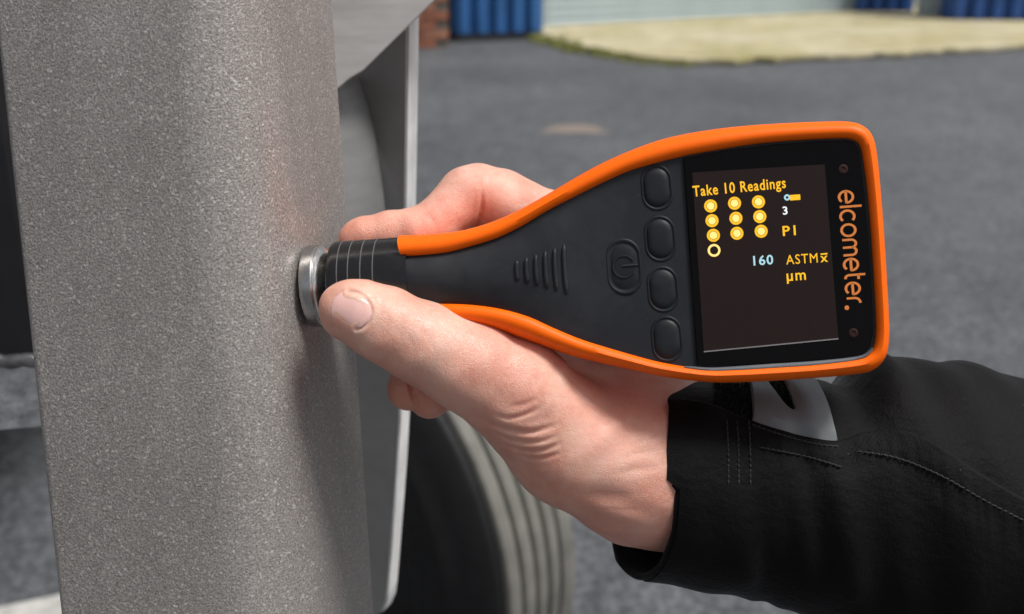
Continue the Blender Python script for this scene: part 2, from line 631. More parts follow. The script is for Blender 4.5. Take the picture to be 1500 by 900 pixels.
# brick wall left of the door: mortar body and single bricks
bw = obj('brick_wall', MB().box(fac(-6, -0.34, 0), 5.9 * fd, 0.29 * fn, (0, 0, 3.457)), M_MORT, bld)


def bricks(wall, base, dirv, out, n, rows, parent):
    me = None
    for r in range(rows):
        for k in range(n):
            if me is None:
                b = MB().box((0, 0, 0), 0.213 * dirv, 0.014 * out, (0, 0, 0.064))
                me = mesh('brick', b, M_BRICK)
                md = [me]
                for sft in ((0.21, 0.07, 0.05), (0.36, 0.16, 0.10)):
                    m2 = me.copy()
                    m2.materials[0] = simple('red_brick_tone', sft, 0.85, var=0.3, scale=9, bump=0.6, bscale=90, bdist=0.004)
                    md.append(m2)
            o = bpy.data.objects.new('brick', random.choice(md))
            COL.objects.link(o)
            o.parent = parent
            p = base + (k * 0.225 + (0.1125 if r % 2 else 0)) * dirv + np.array([0, 0, 0.008 + r * 0.075]) + out * rng.uniform(-0.004, 0.002)
            o.location = PM[parent.name].inverted() @ Vector(p)


# short brick pier that stands out beside the blue container
P0, P1 = G(560, 73), G(657, 71)
pd = P1 - P0
pl = np.linalg.norm(pd)
pd /= pl
pn = np.array([pd[1], -pd[0], 0])
if pn[1] > 0:
    pn = -pn
pier = thing('brick_pier', Matrix.Translation(Vector(P0)), 'low red brick pier left of the ribbed blue container', 'brick pier')
obj('mortar_core', MB().box(P0, pl * pd, -0.6 * pn, (0, 0, 1.5)), M_MORT, pier)
bricks(None, P0 + 0.004 * pn, pd, pn, 2, 19, pier)
obj('coping', MB().box(P0 - 0.03 * pd + 0.05 * pn + np.array([0, 0, 1.503]), (pl + 0.1) * pd, -0.7 * pn, (0, 0, 0.06)), M_CONC, pier, bevel=0.008)


# ------------------------------------------------------------------ blue ribbed steel containers
def container(p0, p1, depth, height, nrib, m, label, body_m):
    d = p1 - p0
    d[2] = 0
    L = np.linalg.norm(d)
    d = d / L
    n = np.array([d[1], -d[0], 0])
    if n[1] > 0:
        n = -n
    t = thing('container', Matrix.Translation(Vector(p0)), label, 'container', 'blue ribbed steel containers by the warehouse')
    body = MB().box(p0 + 0.02 * d - 0.05 * n + np.array([0, 0, 0.06]), (L - 0.04) * d, -(depth - 0.1) * n, (0, 0, height - 0.08))
    obj('body', body, body_m, t)
    pitch = L / nrib
    me = None
    for k in range(nrib):
        b = MB()
        w_ = pitch * 0.98
        prof = [(0, -0.05), (0.16 * w_, -0.05), (0.3 * w_, -0.01), (0.72 * w_, -0.01), (0.86 * w_, -0.05), (w_, -0.05)]
        lo = np.array([p0 + (k * pitch + a) * d + o * n + np.array([0, 0, 0.065]) for a, o in prof])
        hi = lo + np.array([0, 0, height - 0.10])
        bk = np.array([lo[-1] - 0.012 * n, lo[0] - 0.012 * n])
        ring_lo = np.vstack([lo, bk])
        b.prism(ring_lo, (0, 0, height - 0.10))
        obj('rib_panel', b, m, t)
    obj('bottom_rail', MB().box(p0 + np.array([0, 0, 0.0]), L * d, -depth * n, (0, 0, 0.058)), M_NBLACK, t)
    obj('top_rail', MB().box(p0 + np.array([0, 0, height - 0.03]), L * d, -depth * n, (0, 0, 0.06)), body_m, t)
    return t


container(G(668, 62), G(798, 57), 0.5, 1.7, 5, M_BLUE, 'mid blue ribbed steel container beside the red brick pier', M_BLUE)
container(G(1252, 24), G(1338, 25), 0.45, 1.7, 4, M_BLUED, 'narrow deep blue ribbed container between the roller door and a pale post', M_BLUED)
container(G(1390, 37), G(1530, 38), 0.45, 1.7, 5, M_BLUED, 'wide deep blue ribbed container on the far side of the pale post', M_BLUED)
pb = G(1365, 30)
pt = thing('steel_post', Matrix.Translation(Vector(pb)), 'pale teal steel post between two deep blue containers', 'post')
obj('shaft', MB().box(pb + np.array([-0.11, -0.02, 0.02]), (0.22, 0, 0), (0, 0.2, 0), (0, 0, 2.4)), M_POST, pt, bevel=0.01)
obj('base_plate', MB().box(pb + np.array([-0.16, -0.07, 0.004]), (0.32, 0, 0), (0, 0.3, 0), (0, 0, 0.02)), M_POST, pt)
obj('cap', MB().box(pb + np.array([-0.12, -0.03, 2.423]), (0.24, 0, 0), (0, 0.22, 0), (0, 0, 0.02)), M_POST, pt)

# ------------------------------------------------------------------ trailer: coated post, plates, wheel
T = W(451, 420, D0)
AL = math.radians(9)
pv = -(0.048 * RT - 0.989 * UP + 0.1375 * FW)            # the post leans back a little
pv /= np.linalg.norm(pv)
ns = np.array([math.cos(AL), -math.sin(AL), 0])         # side face normal
ns = ns - np.dot(ns, pv) * pv
ns /= np.linalg.norm(ns)
ds = np.cross(pv, ns)                                    # side face, going back
RB = 0.024
trl = thing('trailer', Matrix.Translation(Vector((T[0], T[1], 0))), 'grey steel trailer corner with grit coated post and grooved tyre behind it', 'trailer')
prof = []
SIDE_B, FRONT_L = 0.0445, 0.0512
p_arc0 = -0.006 * ds                                     # arc starts just in front of the contact point
prof.append(SIDE_B * ds - 0.0 * ns)
cen = p_arc0 - RB * ns
for k in range(17):
    t = math.pi / 2 * k / 16
    prof.append(cen + RB * (math.cos(t) * ns - math.sin(t) * ds))
lf = prof[-1] - FRONT_L * ns
for k in range(5):
    t = math.pi / 2 * k / 4
    prof.append(lf + 0.003 * ds + 0.003 * (-math.sin(t) * ns - math.cos(t) * ds))
prof.append(lf - 0.003 * ns + (SIDE_B + RB + 0.006) * ds)
prof = np.array(prof)[::-1]
nz = 60
rows = []
for z in np.linspace(-0.62, 0.75, nz):
    rows.append(np.array([T + p + z * pv for p in prof]))
mb = MB().grid(rows, closed_v=True)
mb.f.append(tuple(range(len(prof) - 1, -1, -1)))
mb.f.append(tuple((nz - 1) * len(prof) + k for k in range(len(prof))))
obj('corner_post', mb, M_COAT, trl, smooth=35, label='grey grit coated post with a rounded corner')

# guard plate with its lit edge painted pale, standing behind the post
gp_o = W(600, 450, 0.50)
gp_n = np.array([-math.sin(math.radians(28)), -math.cos(math.radians(28)), 0])
gp = [(611, -80), (610, 30), (606, 320), (598, 620), (586, 800), (579, 880), (572, 897), (556, 905), (380, 905), (340, -80)]
gp = [(x - 12, y) for x, y in gp]
P = [hit(x, y, gp_o, gp_n) for x, y in gp]
obj('guard_plate', MB().prism(P, -0.0015 * gp_n), M_PLATE, trl)
# light on the plate's right edge, painted as a pale strip
er = resample([hit(x, y, gp_o, gp_n) for x, y in gp[:7]], 40)
tang = np.gradient(er, axis=0)
tang /= np.linalg.norm(tang, axis=1)[:, None]
side = np.cross(tang, gp_n)
side *= np.sign(side[:, :1] + 1e-9)
prof4 = []
for p, s_ in zip(er, side):
    prof4.append([p - 0.0034 * s_ - 0.0012 * -gp_n * -1, p - 0.0006 * s_ + 0.0002 * gp_n, p + 0.0001 * s_ - 0.001 * gp_n, p - 0.0002 * s_ - 0.0085 * gp_n, p - 0.0034 * s_ - 0.0085 * gp_n])
obj('lit_plate_edge', MB().grid(np.array(prof4), closed_v=True, flip=False), M_LIT_EDGE, trl, smooth=30)

# gusset at the top
gs_o = W(540, 60, 0.437)
gs_n = np.array([0.22, -0.92, 0.22])
gs_n /= np.linalg.norm(gs_n)
gs = [(440, -120), (760, -120), (638, 0), (532, 104), (524, 109), (512, 116), (492, 133), (440, 170)]
obj('gusset_plate', MB().prism([hit(x, y, gs_o, gs_n) for x, y in gs], -0.004 * gs_n), M_GUSS, trl, bevel=0.0006)

# rolled mudguard edge between post and plate
bd = crom([(526, 112), (545, 170), (556, 240), (566, 325), (571, 410), (574, 500)], 40)
rows = []
for x, y in bd:
    r = []
    for t in np.linspace(0, 1, 14):
        a = t * math.pi * 0.5
        r.append(W(470 + (x - 470) * math.sin(a), y, 0.446 + 0.035 * (1 - math.cos(a))))
    rows.append(r)
obj('rolled_flange', MB().grid(rows, flip=True), M_FLANGE, trl, smooth=180)

# near-black box standing in for the shaded void in the left gap
ch_a = W(-600, 300, 0.62)
obj('dark_void_box', MB().box((-1.9, 0.62, 0.80), (1.62, 0, 0), (0, 0.10, 0), (0, 0, 0.75)), M_NBLACK, trl, bevel=0.01)
obj('shade_deck', MB().box((-3.0, 1.45, 0.80), (2.35, 0, 0), (0, 2.2, 0), (0, 0, 0.2)), M_NBLACK, trl)  # unseen slab, added to shade the ground in the left gap
# welded bracket
bk_o = W(20, 570, 0.50)
bk_n = np.array([0.15, -0.9, -0.2])
bk_n /= np.linalg.norm(bk_n)
bk = [(-470, 539), (20, 536), (120, 545), (120, 616), (55, 627), (0, 631), (-470, 648)]
obj('bracket', MB().prism([hit(x, y, bk_o, bk_n) for x, y in bk], -0.006 * bk_n), M_BRK, trl, bevel=0.001)
fl = [hit(x, y, bk_o, bk_n) - 0.0065 * bk_n for x, y in ((-467, 542), (-467, 645))]
obj('bracket_web', MB().prism([fl[0], fl[1], fl[1] + np.array([0, 0.17, 0]), fl[0] + np.array([0, 0.17, 0])], (0.006, 0, 0)), M_BRK, trl)
wl = [hit(x, 529 + 1.5 * math.sin(x * 0.13), bk_o + 0.004 * bk_n, bk_n) for x in range(-200, 121, 8)]
obj('weld_bead', MB().tube(wl, 0.0034 + 0.0003 * np.sin(np.arange(len(wl)) * 1.9), 8), simple('grey_weld', (0.24, 0.235, 0.24), 0.45, metal=0.6, var=0.4, scale=150, bump=0.6), trl, smooth=180)

# wheel
WR, WG, WT = 0.342, 0.6955, 0.120
wn = np.array([-math.sin(WG), -math.cos(WG), 0])        # sidewall that faces the camera
wc = np.array([-0.2625, 1.2676, WR])
wh = sub_empty('wheel', trl)
tz = WR / 0.342
side_prof = [(-0.020, 0.205), (-0.034, 0.215), (-0.038, 0.235), (-0.037, 0.262), (-0.041, 0.268), (-0.041, 0.276), (-0.035, 0.282), (-0.029, 0.302),
             (-0.019, 0.322), (-0.013, 0.3295), (-0.011, 0.3320), (-0.006, 0.3335), (-0.002, 0.3335), (0.002, 0.332)]
core = side_prof + [(0.118, 0.332), (0.120, 0.3335), (0.127, 0.332), (0.145, 0.300), (0.158, 0.260), (0.154, 0.225), (0.140, 0.205)]
obj('tyre', MB().lathe([(t, r) for t, r in core], wc, -wn, 160, cap=False), M_TYRE, wh, smooth=50)
ribs = [(-0.001, 0.0205), (0.0258, 0.0455), (0.0508, 0.0685), (0.0738, 0.0915), (0.0968, 0.121)]
for a, b in ribs:
    c = [(a, 0.3325), (a + 0.0006, 0.3405), (a + 0.0022, 0.342), (b - 0.0022, 0.342), (b - 0.0006, 0.3405), (b, 0.3325)]
    obj('tread_rib', MB().lathe(c, wc, -wn, 160, cap=False), M_TREAD, wh, smooth=60)
rim = [(-0.022, 0.212), (-0.026, 0.206), (-0.018, 0.200), (0.010, 0.188), (0.030, 0.170), (0.034, 0.120), (0.022, 0.085), (0.018, 0.05), (-0.01, 0.045), (-0.014, 0.0)]
obj('rim', MB().lathe(rim, wc, -wn, 96, cap=False), M_RIM, wh, smooth=40)
for k in range(5):
    a = k * 2 * math.pi / 5
    hz = np.cross(wn, Z)
    c = wc + 0.07 * (math.cos(a) * hz + math.sin(a) * Z) - wn * 0.018
    obj('wheel_nut', MB().lathe([(0, 0.012), (-0.018, 0.012), (-0.02, 0.009)], c, -wn, 6), M_TIPD, wh)
# dark wheel arch liner over the wheel
arc = []
for t in np.linspace(math.radians(0), math.radians(180), 40):
    hz = np.cross(wn, Z)
    for_ = wc + 0.40 * (math.cos(t) * hz + math.sin(t) * Z)
    arc.append([for_ - 0.02 * wn * -1, for_ - 0.22 * wn])
arc = np.array(arc)

# ------------------------------------------------------------------ coating thickness gauge
TILT, ROLL = math.radians(6), math.radians(3.75)
ax = math.cos(TILT) * (math.cos(ROLL) * RT + math.sin(ROLL) * UP) - math.sin(TILT) * FW
wv = -FW - np.dot(-FW, ax) * ax
wv /= np.linalg.norm(wv)
vv = np.cross(wv, ax)
GO = T + ns * 0.0006
MG = Matrix(((ax[0], vv[0], wv[0], GO[0]), (ax[1], vv[1], wv[1], GO[1]), (ax[2], vv[2], wv[2], GO[2]), (0, 0, 0, 1)))
gauge = thing('coating_gauge', MG, 'orange and black handheld coating gauge held against the grey post', 'coating gauge')


def D(px, py, h):
    """gauge-frame millimetres of a pixel on the plane h mm above the gauge axis."""
    o = GO + wv * h / 1000
    p = hit(px, py, o, wv) - GO
    return np.array([p @ ax * 1000, p @ vv * 1000, h])


def gobj(name, mb, mat, parent=None, smooth=None, **kw):
    mb.v = [(x / 1000, y / 1000, z / 1000) for x, y, z in mb.v]
    return obj(name, mb, mat, parent or gauge, smooth, local=True, **kw)


OUT = [(588, 345), (620, 344), (655, 341), (690, 335), (728, 323), (765, 306), (800, 287), (840, 263), (880, 241), (920, 223), (960, 208), (1000, 198),
       (1050, 190), (1100, 185), (1150, 182), (1200, 180), (1238, 180), (1260, 186), (1274, 201), (1281, 228), (1286, 280), (1291, 345), (1295, 410),
       (1298, 465), (1298, 500), (1292, 526), (1274, 543), (1245, 549), (1190, 554), (1130, 558), (1080, 560), (1040, 560), (1000, 556), (960, 550),
       (920, 541), (880, 532), (840, 522), (800, 509), (765, 497), (728, 485), (690, 479), (655, 477), (620, 477), (588, 477)]
INN = [(588, 375), (620, 373), (655, 369), (690, 360), (728, 348), (765, 330), (800, 309), (840, 288), (880, 268), (920, 250), (960, 238), (1000, 228),
       (1050, 219), (1100, 211), (1150, 206), (1200, 203), (1236, 202), (1252, 205), (1261, 214), (1266, 238), (1272, 285), (1277, 345), (1281, 410),
       (1284, 465), (1284, 490), (1280, 511), (1268, 522), (1243, 528), (1190, 534), (1130, 538), (1080, 541), (1040, 542), (1003, 538), (964, 531),
       (926, 521), (888, 510), (850, 498), (811, 482), (773, 465), (734, 454), (694, 448), (655, 446), (620, 446), (588, 446)]
NS = 220
CO = crom(OUT, NS)
CI = crom(INN, NS)
pO = np.array([D(x, y, 2)[:2] for x, y in CO])
pI = np.array([D(x, y, 10.5)[:2] for x, y in CI])
prof = [(-0.10, 6.0), (-0.06, 9.2), (0.0, 10.9), (0.14, 12.0), (0.36, 12.4), (0.60, 11.6), (0.80, 9.6), (0.94, 6.2), (1.0, 2.0), (1.0, -6.0), (0.95, -12.0), (0.80, -16), (0.45, -18.5), (-0.1, -19.2)]
loops = []
for s, h in prof:
    q = pI + (pO - pI) * s
    loops.append(np.c_[q, np.full(len(q), h)])
loops = np.array(loops).transpose(1, 0, 2)              # stations along, profile across
mb = MB().grid(loops, flip=True)
n_ = len(prof)
mb.f.append(tuple(range(n_)))
mb.f.append(tuple((NS - 1) * n_ + k for k in range(n_ - 1, -1, -1)))
gobj('bumper', mb, M_ORANGE, smooth=50, label='orange rubber bumper')

# face panel: crowned between the two inner edges
half = 96                                               # station count from neck to the end of each side
up_c = resample(INN[:18], half)
lo_c = resample(INN[::-1][:18], half)
rows = []
NA = 41
for a, b in zip(up_c, lo_c):
    A2, B2 = D(*a, 10.5)[:2], D(*b, 10.5)[:2]
    A2, B2 = A2 + (A2 - B2) * 0.012, B2 + (B2 - A2) * 0.012
    u_ = 0.5 * (A2[0] + B2[0])
    bul = 3.1 * (1 - min(1, max(0, (u_ - 38) / 62)) ** 1.2)
    ex = 2.0
    r = []
    for t in np.linspace(-1, 1, NA):
        q = A2 + (B2 - A2) * (t + 1) / 2
        r.append([q[0], q[1], 10.0 + bul * (1 - abs(t) ** ex)])
    rows.append(r)
# close towards the right end with the remaining inner contour
rest = [D(x, y, 10.5)[:2] for x, y in crom(INN[17:27], 40)]
mb = MB().grid(rows)
endpoly = [[*p, 10.0] for p in rest]
e0 = [*rows[-1][0]]
e1 = [*rows[-1][-1]]
mb.add([e0] + endpoly + [e1], [tuple(range(len(endpoly) + 1, -1, -1))])
# neck end wall
nk = rows[0]
mb.add([list(p) for p in nk] + [[nk[0][0], p[1], 0] for p in nk], [(i, i + 1, NA + i + 1, NA + i) for i in range(NA - 1)])
gobj('face_panel', mb, M_DARK, smooth=40)

# back shell inside the bumper
bs = pI + (pO - pI) * 0.25
mb = MB().prism([[*p, -8.0] for p in bs], (0, 0, -11.6))
gobj('back_shell', mb, M_DARK, bevel=0.0012)

# grip ridges on the neck: one relief part each
hts = [30, 38, 46, 55, 64, 74]
for k, (x, hh) in enumerate(zip((757, 771, 785, 799, 813, 827), hts)):
    y0 = 397 - 0.03 * (x - 757)
    pts = []
    for t in np.linspace(-1, 1, 15):
        px, py = x + 3.5 * t * t * 0.4 + 0.065 * (t * hh / 2), y0 + t * hh / 2
        # height of the crowned panel below
        u_, v_ = D(px, py, 12)[:2]
        iu = int(np.argmin([abs(0.5 * (r[0][0] + r[-1][0]) - u_) for r in rows]))
        hgt = np.interp(-v_, [-p[1] for p in rows[iu]], [p[2] for p in rows[iu]])
        u2, v2 = D(px, py, hgt)[:2]
        pts.append([u2, v2, hgt + 0.02])
    rr = 0.78 * np.sqrt(np.clip(1 - np.linspace(-1, 1, 15) ** 6, 0.02, 1))
    gobj('grip_ridge', MB().tube(pts, rr, 8), M_DARK, smooth=60)


def stadium(cx, cy, wd, ht, n=48, ang=0.0):
    """outline in pixels, rounded ends top and bottom."""
    r = wd / 2
    o = []
    for t in np.linspace(0, 2 * np.pi, n, endpoint=False):
        x, y = r * np.cos(t), r * np.sin(t)
        y += (ht / 2 - r) * (1 if np.sin(t) >= 0 else -1)
        o.append((cx + x * np.cos(ang) - y * np.sin(ang), cy + x * np.sin(ang) + y * np.cos(ang)))
    return o


def panel_h(px, py):
    u_, v_ = D(px, py, 11)[:2]
    iu = int(np.argmin([abs(0.5 * (r[0][0] + r[-1][0]) - u_) for r in rows]))
    return float(np.interp(-v_, [-p[1] for p in rows[iu]], [p[2] for p in rows[iu]]))


def button(name, cx, cy, wd, ht, prof):
    h0 = panel_h(cx, cy)
    st = stadium(cx, cy, wd, ht, ang=-ROLL - 0.02)
    c = D(cx, cy, h0)
    ring = np.array([D(x, y, h0) for x, y in st])
    loops = [c + (ring - c) * s + np.array([0, 0, h]) for s, h in prof]
    mb = MB().grid(loops, closed_v=True)
    k = len(st)
    mb.f.append(tuple((len(prof) - 1) * k + i for i in range(k)))
    # orientation check
    return gobj(name, mb, M_BTN, smooth=55)


BP = [(1.16, -0.3), (1.13, 0.16), (1.08, 0.30), (1.02, 0.24), (0.98, 0.03), (0.94, 0.03), (0.90, 0.32), (0.82, 0.58), (0.6, 0.78), (0.3, 0.86), (0.05, 0.87)]
for x, y in ((962, 275), (967, 350), (971, 424), (977, 497)):
    button('button', x, y, 40, 60, BP)
PBP = [(1.12, -0.5), (1.09, 0.25), (1.04, 0.42), (0.97, 0.36), (0.92, 0.10), (0.87, 0.08), (0.82, 0.26), (0.5, 0.34), (0.05, 0.36)]
pw = button('power_button', 914, 391, 47, 76, PBP)
h0 = panel_h(914, 391) + 0.32
mb = MB()
arc = [D(914 + 16 * math.cos(t), 391 + 16 * math.sin(t), h0) for t in np.linspace(math.radians(35), math.radians(325), 28)]
mb.tube(arc, 0.36, 6)
mb.tube([D(912, 390, h0), D(935, 388.5, h0)], 0.36, 6)
gobj('power_symbol', mb, M_DARK, pw, smooth=60)

# sloped lip below the glass, pale grey painted for sky light caught there
rows_l = []
for p, lw in zip(resample(INN[25:33], 70), np.sin(np.linspace(0.12, np.pi - 0.05, 70)) ** 0.5):
    a = D(*p, 12.0)
    cI = D(1140, 380, 12.0)
    dr = (cI - a) / np.linalg.norm(cI - a)
    dr = np.array([dr[0] * 0.25, dr[1], 0])
    dr /= np.linalg.norm(dr)
    rows_l.append([a + [0, 0, -0.6] - 0.3 * dr, a + [0, 0, -0.5] + 0.05 * dr, a + [0, 0, -1.0] + 0.85 * lw * dr, a + [0, 0, -2.4] + 0.95 * lw * dr])
gobj('lip_glint', MB().grid(rows_l, flip=True), simple('lip_glint_grey', (0.12, 0.128, 0.14), 0.3, var=0.05), smooth=60)

# screen glass
GL = [(1001, 232), (1060, 221), (1133, 212), (1200, 207), (1240, 206), (1251, 209), (1257, 218), (1261, 240), (1267, 290), (1272, 350), (1276, 410),
      (1279, 465), (1279, 490), (1275, 508), (1265, 518), (1243, 522), (1190, 528), (1133, 532), (1080, 535), (1040, 536), (1021, 535)]
gl = np.array([D(x, y, 10.8) for x, y in GL])
cgl = gl.mean(0)
mb = MB()
k = len(gl)
mb.grid([gl + np.array([0, 0, -0.8]), gl, cgl + (gl - cgl) * 0.992 + np.array([0, 0, 0.25])], closed_v=True)
mb.f.append(tuple(2 * k + i for i in range(k)))
glass = gobj('screen_glass', mb, M_GLASS, smooth=30)

HD = 11.12


def dquad(name, pts, mat, h, parent, th=0.03):
    mb = MB().prism([D(x, y, h) for x, y in pts], (0, 0, th))
    return gobj(name, mb, mat, parent)


dquad('display', [(1014, 253), (1208, 241), (1228, 496), (1031, 515)], M_DISP, HD, glass)
dquad('display_edge', [(1031, 514.6), (1228, 495.6), (1228, 497.4), (1031, 516.4)], simple('grey_display_edge', (0.20, 0.19, 0.19), 0.4), HD + 0.05, glass)
HT = HD + 0.08


def text(name, body, p0, p1, hpx, mat, shear=0.0, parent=None, bold=0.016):
    """lettering fitted between pixel p0 (bottom left) and p1 (bottom right), hpx high."""
    cu = bpy.data.curves.new('lettering', 'FONT')
    cu.body = body
    cu.offset = bold
    cu.space_character = 1.12
    cu.resolution_u = 3
    o = bpy.data.objects.new('lettering', cu)
    COL.objects.link(o)
    bpy.context.view_layer.update()
    dg = bpy.context.evaluated_depsgraph_get()
    me = bpy.data.meshes.new_from_object(o.evaluated_get(dg))
    bpy.data.objects.remove(o)
    v = np.array([q.co[:2] for q in me.vertices])
    f = [tuple(p.vertices) for p in me.polygons]
    bpy.data.meshes.remove(me)
    lo, hi = v.min(0), v.max(0)
    t = (v - lo) / (hi - lo)
    p0, p1 = np.array(p0, float), np.array(p1, float)
    e = p1 - p0
    nrm = np.array([e[1], -e[0]]) / np.linalg.norm(e)
    nrm = nrm + shear * e / np.linalg.norm(e)
    px = p0 + t[:, :1] * e + t[:, 1:] * hpx * nrm
    mb = MB().add([D(x, y, HT) for x, y in px], f)
    return gobj(name, mb, mat, parent or glass)


text('title_text', 'Take 10 Readings', (1016, 293.5), (1152, 280.5), 21, M_AMB)


def disc(cx, cy, r, n=20):
    return [(cx + r * math.cos(t), cy + r * math.sin(t)) for t in np.linspace(0, 2 * math.pi, n, endpoint=False)]


def annulus(name, cx, cy, r0, r1, mat, parent, h):
    a = [D(x, y, h) for x, y in disc(cx, cy, r0)]
    b = [D(x, y, h) for x, y in disc(cx, cy, r1)]
    return gobj(name, MB().grid([b, a], closed_v=True), mat, parent)


for cx, cy in ((1041, 302), (1076, 298), (1111, 296), (1043, 323.5), (1078, 320), (1113, 317.5), (1045, 345), (1079.5, 342), (1115, 339)):
    mb = MB().add([D(x, y, HT) for x, y in disc(cx, cy, 5.6)], [tuple(range(19, -1, -1))])
    dd = gobj('reading_dot', mb, M_AMB2, glass)
    annulus('dot_ring', cx, cy, 6.2, 9.6, M_AMB, glass, HT + 0.01)
annulus('open_ring', 1046, 367, 6.2, 9.4, M_AMB2, glass, HT)
# battery / probe icon, count, labels
dquad('icon_bar', [(1157, 286), (1172, 285), (1172.5, 293), (1157.5, 294)], M_AMB, HT, glass)
annulus('icon_ring', 1153, 289.5, 2.0, 4.6, M_CYAN, glass, HT + 0.04)
text('count_text', '3', (1147, 315), (1154, 314.4), 12, M_WHT)
text('batch_text', 'P1', (1147, 346), (1166, 344.6), 14.5, M_AMB)
text('reading_text', '160', (1104, 389.5), (1133, 387.5), 14.5, M_CYAN)
text('standard_text', 'ASTM', (1152, 388), (1198, 384.8), 14, M_AMB, bold=0.0)
text('mean_symbol', 'x', (1202, 384.5), (1213, 383.7), 9, M_AMB, bold=0.012)
dquad('mean_bar', [(1202, 371.5), (1212, 370.8), (1212, 373.0), (1202, 373.7)], M_AMB, HT, glass)
text('unit_text', '\u00b5m', (1153, 416), (1181, 414), 15, M_AMB, bold=0.012)


# the maker's word mark reading down the right side, drawn as stroked letters
def arcp(cx, cy, r, a0, a1, n=16, sy=1.0):
    return [(cx + r * math.cos(math.radians(a)), cy + sy * r * math.sin(math.radians(a))) for a in np.linspace(a0, a1, n)]


LET = {
    'e': (1.0, [[(0.06, 0.5), (0.94, 0.5)] + arcp(0.5, 0.5, 0.44, 0, 318, 26)]),
    'l': (0.22, [[(0.11, 0.06), (0.11, 1.45)]]),
    'c': (0.92, [arcp(0.5, 0.5, 0.44, 45, 315, 22)]),
    'o': (1.0, [arcp(0.5, 0.5, 0.44, 0, 360, 30)]),
    'm': (1.36, [[(0.1, 0.06), (0.1, 0.62)] + arcp(0.39, 0.62, 0.29, 180, 0, 12)[1:] + [(0.68, 0.06)],
                 [(0.68, 0.62)] + arcp(0.97, 0.62, 0.29, 180, 0, 12)[1:] + [(1.26, 0.06)]]),
    't': (0.56, [[(0.16, 1.36), (0.16, 0.34)] + arcp(0.42, 0.34, 0.26, 180, 275, 8)[1:], [(0.16, 0.92), (0.5, 0.92)]]),
    'r': (0.58, [[(0.1, 0.06), (0.1, 0.56)] + arcp(0.46, 0.56, 0.36, 180, 85, 8)[1:]]),
}


def ribbon(pts, wd):
    p = np.array(pts, float)
    t = np.gradient(p, axis=0)
    t /= np.linalg.norm(t, axis=1)[:, None] + 1e-9
    nrm = np.c_[-t[:, 1], t[:, 0]]
    return p + nrm * wd / 2, p - nrm * wd / 2


word = 'elcometer'
gap = 0.13
total = sum(LET[c][0] for c in word) + gap * (len(word) - 1)
b0, b1 = np.array([1227.0, 280.0]), np.array([1239.5, 447.0])          # base line, first to last letter
e_ = b1 - b0
ln_ = np.linalg.norm(e_)
e_ /= ln_
up_ = np.array([e_[1], -e_[0]])                                        # tops of the letters face right
xs = 0.0
XH = 23.0
for c in word:
    wdt, strokes = LET[c]
    mb = MB()
    for st in strokes:
        l_, r_ = ribbon(st, 0.165)
        def tp(q):
            return [D(*(b0 + e_ * (xs + x) / total * ln_ + up_ * y * XH), HT - 0.02) for x, y in q]
        mb.grid([tp(l_), tp(r_)], flip=True)
    gobj('letter', mb, M_PRINT, glass)
    xs += wdt + gap
mb = MB().add([D(x, y, HT - 0.02) for x, y in disc(1240.5, 451, 3.4, 14)], [tuple(range(13, -1, -1))])
gobj('full_stop', mb, M_PRINT, glass)
for x, y in ((1235, 248), (1250, 488)):
    c = D(x, y, 11.0)
    sc_ = gobj('screw', MB().lathe([(0, 1.35), (0.18, 1.35), (0.28, 1.1), (0.28, 0.7), (0.1, 0.6)], c, (0, 0, 1), 20, ref=(1, 0, 0)), M_SCREW, glass, smooth=30)

# probe: black collar with etched rings, steel tip
u0 = 8.2
u1 = D(589, 410, 0)[0]
R1 = 13.5
mb = MB().lathe([(u0, 10.9), (u0 + 0.6, R1 - 0.6), (u0 + 1.4, R1 - 0.1), (u0 + 2.4, R1), (u1 + 4, R1)], (0, 0, 0), (1, 0, 0), 96)
probe = gobj('probe_collar', mb, M_COLLAR, smooth=40)
for x in (500, 516, 534, 552):
    uu = D(x, 415, 8)[0]
    gobj('etched_ring', MB().lathe([(uu - 0.22, R1 - 0.2), (uu - 0.16, R1 + 0.04), (uu + 0.16, R1 + 0.04), (uu + 0.22, R1 - 0.2)], (0, 0, 0), (1, 0, 0), 96, cap=False), M_RING, probe, smooth=60)
gobj('probe_tip', MB().lathe([(0.0, 11.9), (0.3, 12.6), (0.8, 12.9), (3.9, 12.9), (4.3, 12.6), (4.4, 12.2)], (0, 0, 0), (1, 0, 0), 96), M_TIPD, smooth=35)
gobj('tip_bevel', MB().lathe([(4.3, 12.3), (4.6, 12.5), (5.2, 12.4), (7.4, 10.2), (7.8, 9.6), (9.2, 9.4)], (0, 0, 0), (1, 0, 0), 96), M_TIP, smooth=30)

# ------------------------------------------------------------------ person: hand and forearm as one surface
PXMM = D0 * 1000 / FPX


def rc(P, a, b, ra, rb):
    ba = b - a
    h = np.clip(((P - a) @ ba) / (ba @ ba), 0, 1)
    return np.linalg.norm(P - a - h[:, None] * ba, axis=1) - (ra + (rb - ra) * h)


def smin(a, b, k):
    h = np.clip(0.5 + 0.5 * (b - a) / k, 0, 1)
    return b + (a - b) * h - k * h * (1 - h)


def chain(nodes):
    return [(H(x, y, z), r) for x, y, z, r in nodes]


